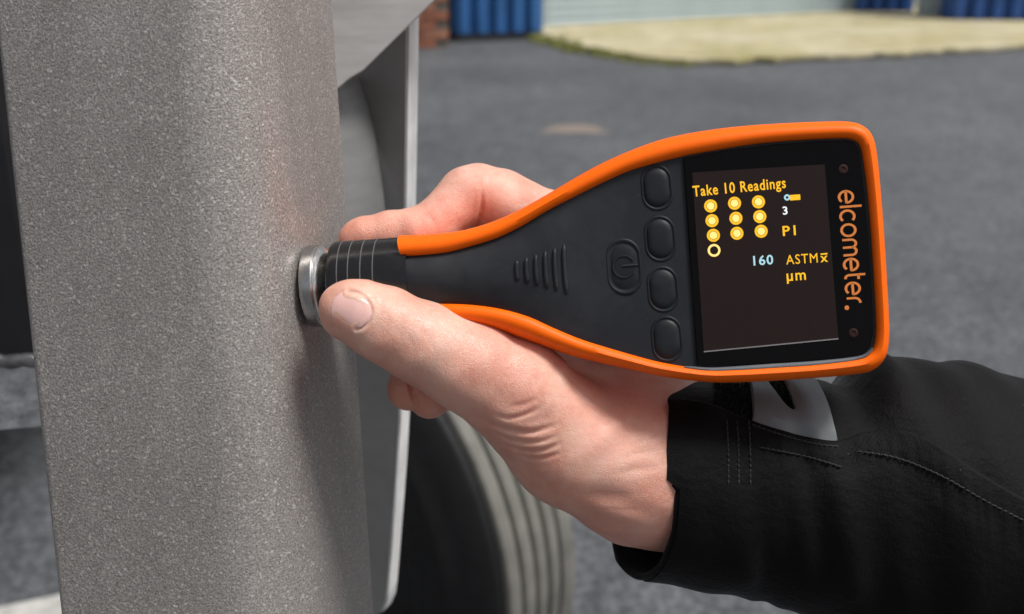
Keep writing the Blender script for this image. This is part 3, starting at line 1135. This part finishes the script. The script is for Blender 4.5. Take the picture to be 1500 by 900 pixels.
PALM = [
    chain([(985, 690, -14, 20.0), (862, 395, -43, 11.5)]),
    chain([(990, 690, -16, 20.0), (905, 455, -46, 11.5)]),
    chain([(990, 700, -18, 19.0), (925, 520, -44, 11.0)]),
    chain([(990, 710, -18, 18.0), (925, 590, -40, 10.5)]),
    chain([(970, 692, -14, 21.5), (1080, 712, -16, 21.0), (1350, 770, -20, 25.0)]),
    chain([(930, 680, -10, 21.0), (830, 560, -26, 13.0)]),       # web between thumb and index
    chain([(900, 520, -38, 12.0), (800, 470, -36, 9.0)]),
]
THUMB = [chain([(925, 692, -9, 21.0), (835, 650, -2, 19.6), (757, 574, 6, 16.6), (690, 538, 11, 14.0), (618, 502, 15, 12.2), (566, 477, 18, 11.2), (526, 459, 20, 9.7), (509, 454, 20, 8.5)])]
INDEX = [chain([(862, 388, -43, 12.0), (800, 332, -38, 12.4), (735, 300, -31, 11.6), (700, 284, -27, 9.9), (684, 287, -26, 9.3), (634, 332, -21, 8.2), (610, 341, -20, 7.9), (570, 344, -20, 7.7), (536, 348, -19.5, 6.6), (522, 350, -19.5, 5.9)])]
MIDDLE = [chain([(905, 455, -46, 11.0), (770, 330, -52, 9.5), (720, 395, -50, 9.0), (645, 500, -42, 8.4), (606, 562, -18, 7.6), (598, 571, -14, 6.8)])]
RING = [chain([(925, 520, -44, 10.5), (760, 430, -58, 9.2), (700, 490, -50, 8.4), (655, 565, -30, 7.6), (630, 580, -15, 7.4)])]
PINKY = [chain([(925, 590, -40, 10.0), (800, 520, -52, 8.6), (750, 545, -44, 7.6), (700, 560, -30, 6.8)])]


def pxl(a):
    return np.array([H(x, y, 8)[:2] for x, y in a])


CREASES = []


def crease(pts, depth, sig, zlo=-30, zhi=60):
    CREASES.append((crom(pxl(pts), 26), depth, sig, zlo, zhi))


crease([(728, 602), (748, 606), (775, 599), (792, 588)], 0.40, 0.65)
crease([(712, 612), (744, 623), (780, 626), (814, 616)], 0.80, 0.75)
crease([(724, 629), (752, 640), (786, 641), (814, 633)], 0.50, 0.65)
crease([(734, 644), (762, 654), (794, 653), (820, 643)], 0.65, 0.7)
crease([(750, 659), (778, 666), (804, 662), (822, 655)], 0.40, 0.65)
crease([(745, 590), (768, 586), (788, 577)], 0.25, 0.7)
crease([(800, 700), (850, 718), (905, 722), (950, 712)], 0.28, 2.2)
crease([(868, 655), (905, 618), (945, 596)], -0.55, 2.6)
crease([(840, 735), (890, 752), (950, 760)], -0.45, 2.4)
crease([(898, 690), (930, 684), (962, 682)], 0.22, 1.1)
crease([(906, 668), (936, 660), (962, 656)], 0.16, 0.9)
crease([(598, 478), (610, 496), (614, 515)], 0.10, 0.9)
crease([(586, 474), (598, 492), (602, 512)], 0.09, 0.9)
crease([(630, 486), (640, 504), (642, 522)], 0.08, 0.9)
crease([(703, 268), (702, 292), (697, 318), (690, 345)], 0.8, 0.6, -70, -2)
crease([(616, 300), (626, 316), (636, 338)], 0.18, 1.0, -70, -2)
crease([(590, 545), (597, 575), (603, 605)], 1.2, 0.8, -40, -2)   # between the two curled fingertips

NA_C, NA_A, NA_B = np.array([514.0, 455.0]), np.array([-0.94, -0.34]), np.array([0.34, -0.94])   # nail centre, along, across


def nail_px(a, b, la=31.0, lb=26.0):
    return NA_C + NA_A * a * la + NA_B * b * lb


FOLD = [nail_px(*q) for q in ((0.35, 0.98), (-0.1, 1.06), (-0.55, 0.90), (-0.88, 0.55), (-1.02, 0.1), (-0.95, -0.45), (-0.62, -0.85))]


def seg_dist(P, C, taper=False):
    d = np.full(len(P), 1e9)
    t = np.zeros(len(P))
    n = len(C) - 1
    for i, (a, b) in enumerate(zip(C[:-1], C[1:])):
        ba = b - a
        h = np.clip(((P - a) @ ba) / (ba @ ba + 1e-9), 0, 1)
        e = np.linalg.norm(P - a - h[:, None] * ba, axis=1)
        m = e < d
        d[m] = e[m]
        t[m] = (i + h[m]) / n
    return (d, np.sin(np.pi * np.clip(t, 0.02, 0.98)) ** 0.7) if taper else d


NAIL_C = crom(np.array([H(x, y, 26)[:2] for x, y in FOLD]), 50)


def chain_d(P, ch, k):
    d = None
    for (a, ra), (b, rb) in zip(ch[:-1], ch[1:]):
        e = rc(P, a, b, ra, rb)
        d = e if d is None else smin(d, e, k)
    return d


def sdf(P, fine=True):
    d = None
    for ch in PALM:
        e = chain_d(P, ch, 6)
        d = e if d is None else smin(d, e, 9)
    th = chain_d(P, THUMB[0], 2.5)
    d = smin(d, th, 9)
    f = None
    for ch, k in ((INDEX[0], 2.0), (MIDDLE[0], 3), (RING[0], 3), (PINKY[0], 3)):
        e = chain_d(P, ch, k)
        f = e if f is None else smin(f, e, 0.8)
    d = smin(d, f, 2.2)
    if fine:
        for C, dep, sig, z0, z1 in CREASES:
            m = (P[:, 2] > z0) & (P[:, 2] < z1)
            lo, hi = C.min(0) - 4, C.max(0) + 4
            m &= (P[:, 0] > lo[0]) & (P[:, 0] < hi[0]) & (P[:, 1] > lo[1]) & (P[:, 1] < hi[1])
            if m.any():
                q, tp_ = seg_dist(P[m, :2], C, True)
                d[m] += dep * tp_ * (np.exp(-(q / sig) ** 2) - 0.30 * np.exp(-((q - 2.2 * sig) / (1.3 * sig)) ** 2))
        m = (P[:, 2] > 12) & (P[:, 0] < -35)
        if m.any():
            q = seg_dist(P[m, :2], NAIL_C)
            d[m] += 0.34 * np.exp(-(q / 0.5) ** 2) - 0.22 * np.exp(-((q - 1.3) / 0.9) ** 2)
        # gentle lumps under the skin
        d = d + 0.22 * np.sin(P[:, 0] * 0.33 + 1.3 * np.sin(P[:, 1] * 0.21)) * np.sin(P[:, 1] * 0.29 + P[:, 2] * 0.2)
    return d


def surface_nets(f, org, h):
    s = f < 0
    nx, ny, nz_ = f.shape
    acc = np.zeros((nx - 1, ny - 1, nz_ - 1, 3))
    cnt = np.zeros((nx - 1, ny - 1, nz_ - 1))
    for axis in range(3):
        for p in (0, 1):
            for q in (0, 1):
                sl0, sl1 = [None] * 3, [None] * 3
                oth = [a for a in range(3) if a != axis]
                off = [0, 0, 0]
                off[oth[0]], off[oth[1]] = p, q
                for a in range(3):
                    n = f.shape[a]
                    sl0[a] = slice(off[a], n - 1 + off[a])
                    sl1[a] = slice(off[a], n - 1 + off[a])
                sl1[axis] = slice(1, None)
                sl0[axis] = slice(0, -1)
                fa, fb = f[tuple(sl0)], f[tuple(sl1)]
                x = (fa < 0) != (fb < 0)
                t = np.where(x, fa / np.where(x, fa - fb, 1), 0)
                c = np.zeros(x.shape + (3,))
                for a in range(3):
                    c[..., a] = off[a]
                c[..., axis] = t
                acc += np.where(x[..., None], c, 0)
                cnt += x
    ok = cnt > 0
    idx = -np.ones(ok.shape, int)
    ii = np.argwhere(ok)
    idx[ok] = np.arange(len(ii))
    V = (ii + acc[ok] / cnt[ok][:, None]) * h + org
    F = []
    for axis in range(3):
        sl0 = [slice(1, -1)] * 3
        sl1 = [slice(1, -1)] * 3
        sl0[axis] = slice(0, -1)
        sl1[axis] = slice(1, None)
        x = s[tuple(sl0)] != s[tuple(sl1)]
        ins = s[tuple(sl0)][x]
        e = np.argwhere(x)
        for a in range(3):
            if a != axis:
                e[:, a] += 1
        b, c = [(1, 2), (2, 0), (0, 1)][axis]
        def cell(db, dc):
            g = e.copy()
            g[:, b] += db
            g[:, c] += dc
            return idx[g[:, 0], g[:, 1], g[:, 2]]
        Q = np.stack([cell(-1, -1), cell(0, -1), cell(0, 0), cell(-1, 0)], 1)
        Q[~ins] = Q[~ins][:, ::-1]
        F.append(Q)
    return V, np.vstack(F)


hg = 1.0
lo = np.array([-64.0, -90.0, -80.0])
hi = np.array([142.0, 52.0, 40.0])
dims = ((hi - lo) / hg).astype(int) + 1
gx = [lo[a] + hg * np.arange(dims[a]) for a in range(3)]
fld = np.empty(dims)
YY, ZZ = np.meshgrid(gx[1], gx[2], indexing='ij')
for i0 in range(0, dims[0], 8):
    sub = gx[0][i0:i0 + 8]
    P = np.stack([np.broadcast_to(sub[:, None, None], (len(sub),) + YY.shape), np.broadcast_to(YY, (len(sub),) + YY.shape), np.broadcast_to(ZZ, (len(sub),) + ZZ.shape)], -1).reshape(-1, 3)
    fld[i0:i0 + 8] = sdf(P, False).reshape(len(sub), *YY.shape)
HV, HF = surface_nets(fld, lo, hg)


def subdivide(V, F):
    E = np.sort(np.vstack([F[:, [0, 1]], F[:, [1, 2]], F[:, [2, 3]], F[:, [3, 0]]]), 1)
    key = E[:, 0].astype(np.int64) * (len(V) + 1) + E[:, 1]
    u, inv = np.unique(key, return_inverse=True)
    a, b = u // (len(V) + 1), u % (len(V) + 1)
    mid = (V[a] + V[b]) / 2
    cen_ = V[F].mean(1)
    n = len(F)
    m0, m1, m2, m3 = [len(V) + inv[k * n:(k + 1) * n] for k in range(4)]
    c = len(V) + len(u) + np.arange(n)
    NF = np.vstack([np.stack(q, 1) for q in ((F[:, 0], m0, c, m3), (m0, F[:, 1], m1, c), (c, m1, F[:, 2], m2), (m3, c, m2, F[:, 3]))])
    return np.vstack([V, mid, cen_]), NF


def grad(P, fine=True, e=0.08):
    g = np.stack([sdf(P + np.eye(3)[k] * e, fine) - sdf(P - np.eye(3)[k] * e, fine) for k in range(3)], 1)
    return g / (np.linalg.norm(g, axis=1)[:, None] + 1e-9)


def project(V, fine=True, it=3):
    for _ in range(it):
        d = sdf(V, fine)
        V = V - grad(V, fine) * np.clip(d, -1.0, 1.0)[:, None] * 0.9
    return V


HV = project(HV, False, 1)
HV, HF = subdivide(HV, HF)
HV = project(HV, True, 3)

wr = Hw(H(985, 690, -14))[0]
mb = MB()
mb.v = [tuple(p) for p in Hw(HV)]
mb.f = [tuple(int(i) for i in q) for q in HF]
person = obj('person', mb, M_SKIN, smooth=180, label='left hand in a black jacket sleeve gripping the gauge between thumb and curled fingers', cat='person', org=tuple(wr))
# colour of the skin: ruddier pads and joints (pigment), plus reddish shading painted on undersides
bl = np.zeros(len(HV))
for x, y, z, r, a in ((494, 450, 18, 9, 1.0), (515, 485, 14, 10, 0.8), (560, 530, 10, 14, 0.55), (640, 560, 8, 14, 0.5), (700, 575, 8, 16, 0.5), (730, 530, 18, 14, 0.3), (520, 345, -14, 13, 0.8), (570, 340, -14, 16, 0.6), (632, 322, -14, 9, 0.55), (690, 310, -18, 9, 0.4), (760, 300, -24, 14, 0.25),
                      (620, 580, -12, 16, 0.9), (595, 575, -12, 14, 0.9), (830, 560, -10, 18, 0.40), (890, 620, 5, 18, 0.35), (940, 600, 0, 14, 0.45), (880, 745, 0, 24, 0.55), (820, 700, 4, 18, 0.4)):
    d = np.linalg.norm(HV - H(x, y, z), axis=1)
    bl = np.maximum(bl, a * np.exp(-(d / r) ** 2))
at = person.data.attributes.new('blush_shade', 'FLOAT', 'POINT')
at.data.foreach_set('value', bl.astype(np.float32))


def cast(px, py, z0=45.0, f=None):
    """front skin surface under a pixel."""
    f = f or (lambda q: sdf(q, False))
    z = z0
    for _ in range(80):
        p = H(px, py, z)
        d = float(f(p[None])[0])
        if d < 0.01 or z < -40:
            break
        z -= d * 0.7
    return H(px, py, z)


def thumb_only(q):
    return chain_d(q, THUMB[0], 2.5)


# thumb nail: a curved plate lying on the skin, a square grid rounded to the nail's outline
gq = np.linspace(-1, 1, 25)
rows_n = []
for a in gq:
    r = []
    for b in gq:
        aa, bb = a * math.sqrt(1 - 0.46 * b * b), b * math.sqrt(1 - 0.46 * a * a)
        p = cast(*nail_px(aa, bb), f=thumb_only)
        e = 0.4
        g = np.array([thumb_only((p + e * np.eye(3)[k])[None])[0] - thumb_only((p - e * np.eye(3)[k])[None])[0] for k in range(3)])
        g /= np.linalg.norm(g)
        edge_f = max(abs(a), abs(b))
        off = 0.16 - 0.55 * max(0.0, (edge_f - 0.86) / 0.14) ** 1.5
        if a > 0.8:
            off = 0.22 - 0.3 * max(0.0, (max(a, abs(b)) - 0.95) / 0.05)
        r.append(Hw(p + g * off)[0])
    rows_n.append(r)
obj('thumbnail', MB().grid(rows_n, flip=False), M_NAIL, person, smooth=180)
# ------------------------------------------------------------------ jacket sleeve
STN = np.array([  # top x, y, bottom x, y, depth centre, depth radius
    (968, 556, 925, 846, -20, 33), (1040, 556, 1030, 859, -20, 34), (1120, 558, 1106, 876, -21, 35), (1200, 553, 1180, 903, -23, 38), (1270, 535, 1262, 950, -26, 43),
    (1350, 523, 1350, 1005, -30, 48), (1440, 537, 1455, 1050, -33, 52), (1540, 575, 1560, 1085, -36, 54), (1700, 640, 1730, 1130, -38, 54), (1950, 720, 1980, 1190, -40, 54)], float)
LIPA = np.radians([-180, -145, -110, -90, -70, -45, -20, 3, 8, 25, 55, 90, 120, 150, 180])
LIPS = np.array([-16, -30, -18, 0, 12, 25, 30, 24, 0, -6, -4, 2, 0, -8, -16], float)


def stn(s):
    s = np.atleast_1d(s)
    n = len(STN) - 1
    Q = np.vstack([2 * STN[0] - STN[1], STN, 2 * STN[-1] - STN[-2]])
    i = np.clip(s.astype(int), 0, n - 1)
    f = (s - i)[:, None]
    a, b, c, d = Q[i], Q[i + 1], Q[i + 2], Q[i + 3]
    return 0.5 * (2 * b + (c - a) * f + (2 * a - 5 * b + 4 * c - d) * f ** 2 + (3 * b - a - 3 * c + d) * f ** 3)


def sleeve(s, th, off=0.0, lip=True):
    """points (hand-frame mm) of the sleeve at station s and angle th (0 to the viewer, +90 deg top)."""
    s, th = np.broadcast_arrays(np.asarray(s, float), np.asarray(th, float))
    sh = s.shape
    s, th = s.ravel(), th.ravel()
    q = stn(s)
    zc, rz = q[:, 4], q[:, 5]
    d = D0 * 1000 - zc
    tx, ty = (q[:, 0] - 750) / FPX * d, -(q[:, 1] - 450) / FPX * d
    bx, by = (q[:, 2] - 750) / FPX * d, -(q[:, 3] - 450) / FPX * d
    c = np.c_[(tx + bx) / 2, (ty + by) / 2, zc]
    hv = np.c_[(tx - bx) / 2, (ty - by) / 2, 0 * zc]
    R = np.linalg.norm(hv, axis=1)
    sn, cs = np.sin(th), np.cos(th)
    # folds
    f = 1.0 * np.sin(s * 2.6 + th * 1.7 + 0.5) + 0.8 * np.sin(s * 4.1 - th * 2.6 + 1.0) + 0.5 * np.sin(s * 7.0 + th * 3.4)
    f = f * np.clip(s / 1.5, 0.10, 1.2) * 0.75 + 0.5 * np.sin(s * 9.0 + th * 5.5 + np.sin(s * 3)) * np.exp(-((s - 2.7) / 0.9) ** 2)
    # soft vertical folds on the upper arm behind
    f = f + 3.2 * np.exp(-((s - 4.15 + 0.25 * (th - 1.0)) / 0.35) ** 2) * np.clip(sn, 0, 1) - 3.6 * np.exp(-((s - 3.50) / 0.30) ** 2) * np.clip(sn, 0, 1)
    nrm = np.c_[hv[:, 0] / R * sn, hv[:, 1] / R * sn, cs]
    p = c + hv * sn[:, None] + np.c_[0 * rz, 0 * rz, rz] * cs[:, None] + nrm * (f + off)[:, None]
    if lip:
        t = (th + np.pi) % (2 * np.pi) - np.pi
        sft = np.interp(t, LIPA, LIPS) * PXMM
        p[:, 0] += sft * np.clip(1 - s / 0.55, 0, 1) ** 1.0
    return p.reshape(sh + (3,))


ss = np.r_[np.linspace(0, 1.2, 30), np.linspace(1.26, 9, 100)]
tt = np.linspace(-np.pi, np.pi, 161)[:-1]
S_, T_ = np.meshgrid(ss, tt, indexing='ij')
outer = sleeve(S_, T_)
inner = sleeve(S_[:60], T_[:60], -1.9)
edge_ = sleeve(S_[:1] + 0.0, T_[:1], -0.9)
edge_[..., 0] -= 0.7
allr = np.concatenate([inner[::-1], edge_, outer], 0)
mb = MB().grid(Hw(allr.reshape(-1, 3)).reshape(allr.shape), closed_v=True, flip=True)
mb.f.append(tuple((len(allr) - 1) * 160 + k for k in range(160)))
slv = obj('jacket_sleeve', mb, M_FAB, person, smooth=180)

# dense table for finding a sleeve point under a pixel (front half)
s_d = np.linspace(0, 8, 700)
t_d = np.linspace(-1.5, 1.5, 500)
SD, TD = np.meshgrid(s_d, t_d, indexing='ij')
TAB = sleeve(SD, TD, 0.0).reshape(-1, 3)
dd_ = D0 * 1000 - TAB[:, 2]
TPX = np.c_[750 + FPX * TAB[:, 0] / dd_, 450 - FPX * TAB[:, 1] / dd_]
SDf, TDf = SD.ravel(), TD.ravel()


def on_sleeve(px, py):
    k = np.argpartition((TPX[:, 0] - px) ** 2 + (TPX[:, 1] - py) ** 2, 12)[:12]
    wgt = 1 / (0.05 + (TPX[k, 0] - px) ** 2 + (TPX[k, 1] - py) ** 2)
    return np.average(SDf[k], weights=wgt), np.average(TDf[k], weights=wgt)


# front flap: a second layer of cloth whose top edge is the stitched ridge
RIDGE = [(978, 590), (1012, 593), (1047, 601), (1091, 619), (1130, 632), (1175, 644), (1205, 650), (1228, 652), (1245, 646), (1270, 643), (1300, 643), (1344, 654), (1389, 679), (1433, 706), (1500, 742), (1580, 775)]
rd_ = np.array([on_sleeve(*p) for p in resample(RIDGE, 110)])
rs, rt = rd_[:, 0], rd_[:, 1]
rt = np.convolve(np.r_[[rt[0]] * 2, rt, [rt[-1]] * 2], np.ones(5) / 5, 'valid')
th_end = math.radians(-82)
rows = []
for s_, t_ in zip(rs, rt):
    lift = 1.6 + 4.4 * min(1, max(0, (s_ - 2.6) / 1.3))
    tl = np.r_[np.linspace(t_, t_ - 0.14, 8), np.linspace(t_ - 0.2, th_end, 26)]
    ofs = lift * np.exp(-((t_ - tl) / 0.75) ** 2) + 0.5
    ofs = np.where(tl < th_end + 0.15, ofs * np.clip((tl - th_end) / 0.15, -0.3, 1) - 0.5 * (tl <= th_end + 1e-6), ofs)
    top = sleeve(np.full(len(tl), s_), tl, ofs)
    ofs = ofs + (0.30 * math.sin(s_ * 34 + 1.5 * math.sin(s_ * 9)) + 0.2 * math.sin(s_ * 57)) * np.exp(-((t_ - tl - 0.17) / 0.10) ** 2)
    seam = 0.55 * np.exp(-((t_ - tl - 0.20) / 0.035) ** 2)
    top = sleeve(np.full(len(tl), s_), tl, ofs - seam)
    und = sleeve(np.full(3, s_), np.array([t_ - 0.06, t_ - 0.02, t_ + 0.006]), np.array([-0.3, -0.2, lift * 0.35]))
    rows.append(np.vstack([und, sleeve([s_], [t_ + 0.012], [lift * 0.75 + 0.25]), top]))
rows = np.array(rows)
mb = MB().grid(Hw(rows.reshape(-1, 3)).reshape(rows.shape), flip=False)
obj('front_flap', mb, M_FAB, slv, smooth=180)


# stitching
def stitches(path, n, off, mb, ln=0.55):
    q = resample(path, n)
    for i in range(n - 1):
        a, b = q[i], q[i + 1]
        p = []
        for t, o in ((0.0, -0.25), (0.3, 0.25), (ln * 0.6 + 0.1, 0.25), (0.72, -0.25)):
            x, y = a + (b - a) * t
            s_, t_ = on_sleeve(x, y)
            iu = int(np.argmin(abs(rs - s_)))
            lift = 1.6 + 4.4 * min(1, max(0, (s_ - 2.6) / 1.3))
            base = lift * math.exp(-((max(0, rt[iu] - t_)) / 0.75) ** 2) + 0.5
            p.append(sleeve([s_], [t_], [base + o + off])[0])
        mb.tube(Hw(np.array(p)), 0.00030, 5)


mb = MB()
stitches([(1112, 659), (1145, 665), (1175, 671), (1205, 679), (1230, 688)], 17, 0.0, mb)
stitches([(1100, 628), (1140, 641), (1180, 652), (1225, 660)], 18, 0.05, mb)
for x in (1063, 1078, 1095):
    stitches([(x, 622), (x + 2, 660), (x + 3, 712)], 13, 0.0, mb)
stitches([(1250, 668), (1300, 678), (1367, 703), (1433, 738), (1495, 768)], 32, 0.0, mb)
st = obj('stitching', mb, M_THREAD, slv, smooth=180)
st['kind'] = 'stuff'

# grey moulded cuff tab with a slot, wrapped over the sleeve
tab_o = [(1097, 557), (1140, 553), (1180, 552), (1196, 570), (1210, 598), (1219, 630), (1225, 662), (1180, 655), (1140, 645), (1103, 633), (1103, 608), (1101, 580)]
hole = [(1122, 558), (1142, 555), (1150, 566), (1157, 582), (1163, 602), (1160, 607), (1150, 601), (1138, 586), (1126, 572)]
NT_ = 160


def loop_by_angle(poly, c, n):
    p = crom(np.array(poly + poly[:1], float), 500)
    a = np.arctan2(p[:, 1] - c[1], p[:, 0] - c[0])
    out = []
    for t in np.linspace(-np.pi, np.pi, n, endpoint=False):
        out.append(p[np.argmin(np.abs((a - t + np.pi) % (2 * np.pi) - np.pi))])
    return np.array(out)


hc = np.array([1146, 584.0])
lo_ = loop_by_angle(tab_o, hc, NT_)
hi_ = loop_by_angle(hole, hc, NT_)
rows = []
for s, o in ((1.02, 0.2), (1.0, 2.4), (0.985, 2.8), (0.8, 2.9), (0.55, 2.9), (0.3, 2.9), (0.12, 2.9), (0.04, 2.7), (0.0, 2.2), (0.0, 0.6)):
    r = []
    for a, b in zip(lo_, hi_):
        q = b + (a - b) * s
        s_, t_ = on_sleeve(*q)
        yr = np.interp(q[0], [p[0] for p in RIDGE], [p[1] for p in RIDGE])
        r.append(sleeve([s_], [t_], [o * min(1, max(0.25, (yr - q[1] + 4) / 16))])[0])
    rows.append(r)
rows = np.array(rows)
# even out the sampling of the sleeve table along each loop
for i in range(len(rows)):
    r = rows[i]
    rows[i] = 0.25 * np.roll(r, 1, 0) + 0.5 * r + 0.25 * np.roll(r, -1, 0)
mb = MB().grid(Hw(rows.reshape(-1, 3)).reshape(rows.shape), closed_v=True, flip=False)
obj('cuff_tab', mb, M_STRAP, slv, smooth=40, label='grey moulded cuff tab with a slot')

# hook-and-loop pile beside the tab and in its slot: short bristles
mb = MB()
for k in range(900):
    if k < 620:
        x, y = rng.uniform(1046, 1098), rng.uniform(562, 616)
        if y > 598 + (x - 1046) * 0.42:
            continue
    else:
        x, y = rng.uniform(1122, 1164), rng.uniform(560, 606)
    s_, t_ = on_sleeve(x, y)
    a = sleeve([s_], [t_], [0.0])[0]
    b = a + np.array([rng.normal() * 0.5, rng.normal() * 0.5, 0.0]) + (sleeve([s_], [t_], [1.0])[0] - a) * rng.uniform(0.5, 1.2)
    mb.tube(Hw(np.array([a, (a + b) / 2 + rng.normal(size=3) * 0.15, b])), 0.00016, 4)
pl_ = obj('hook_pile', mb, M_FUZZ, slv, smooth=180)
pl_['kind'] = 'stuff'
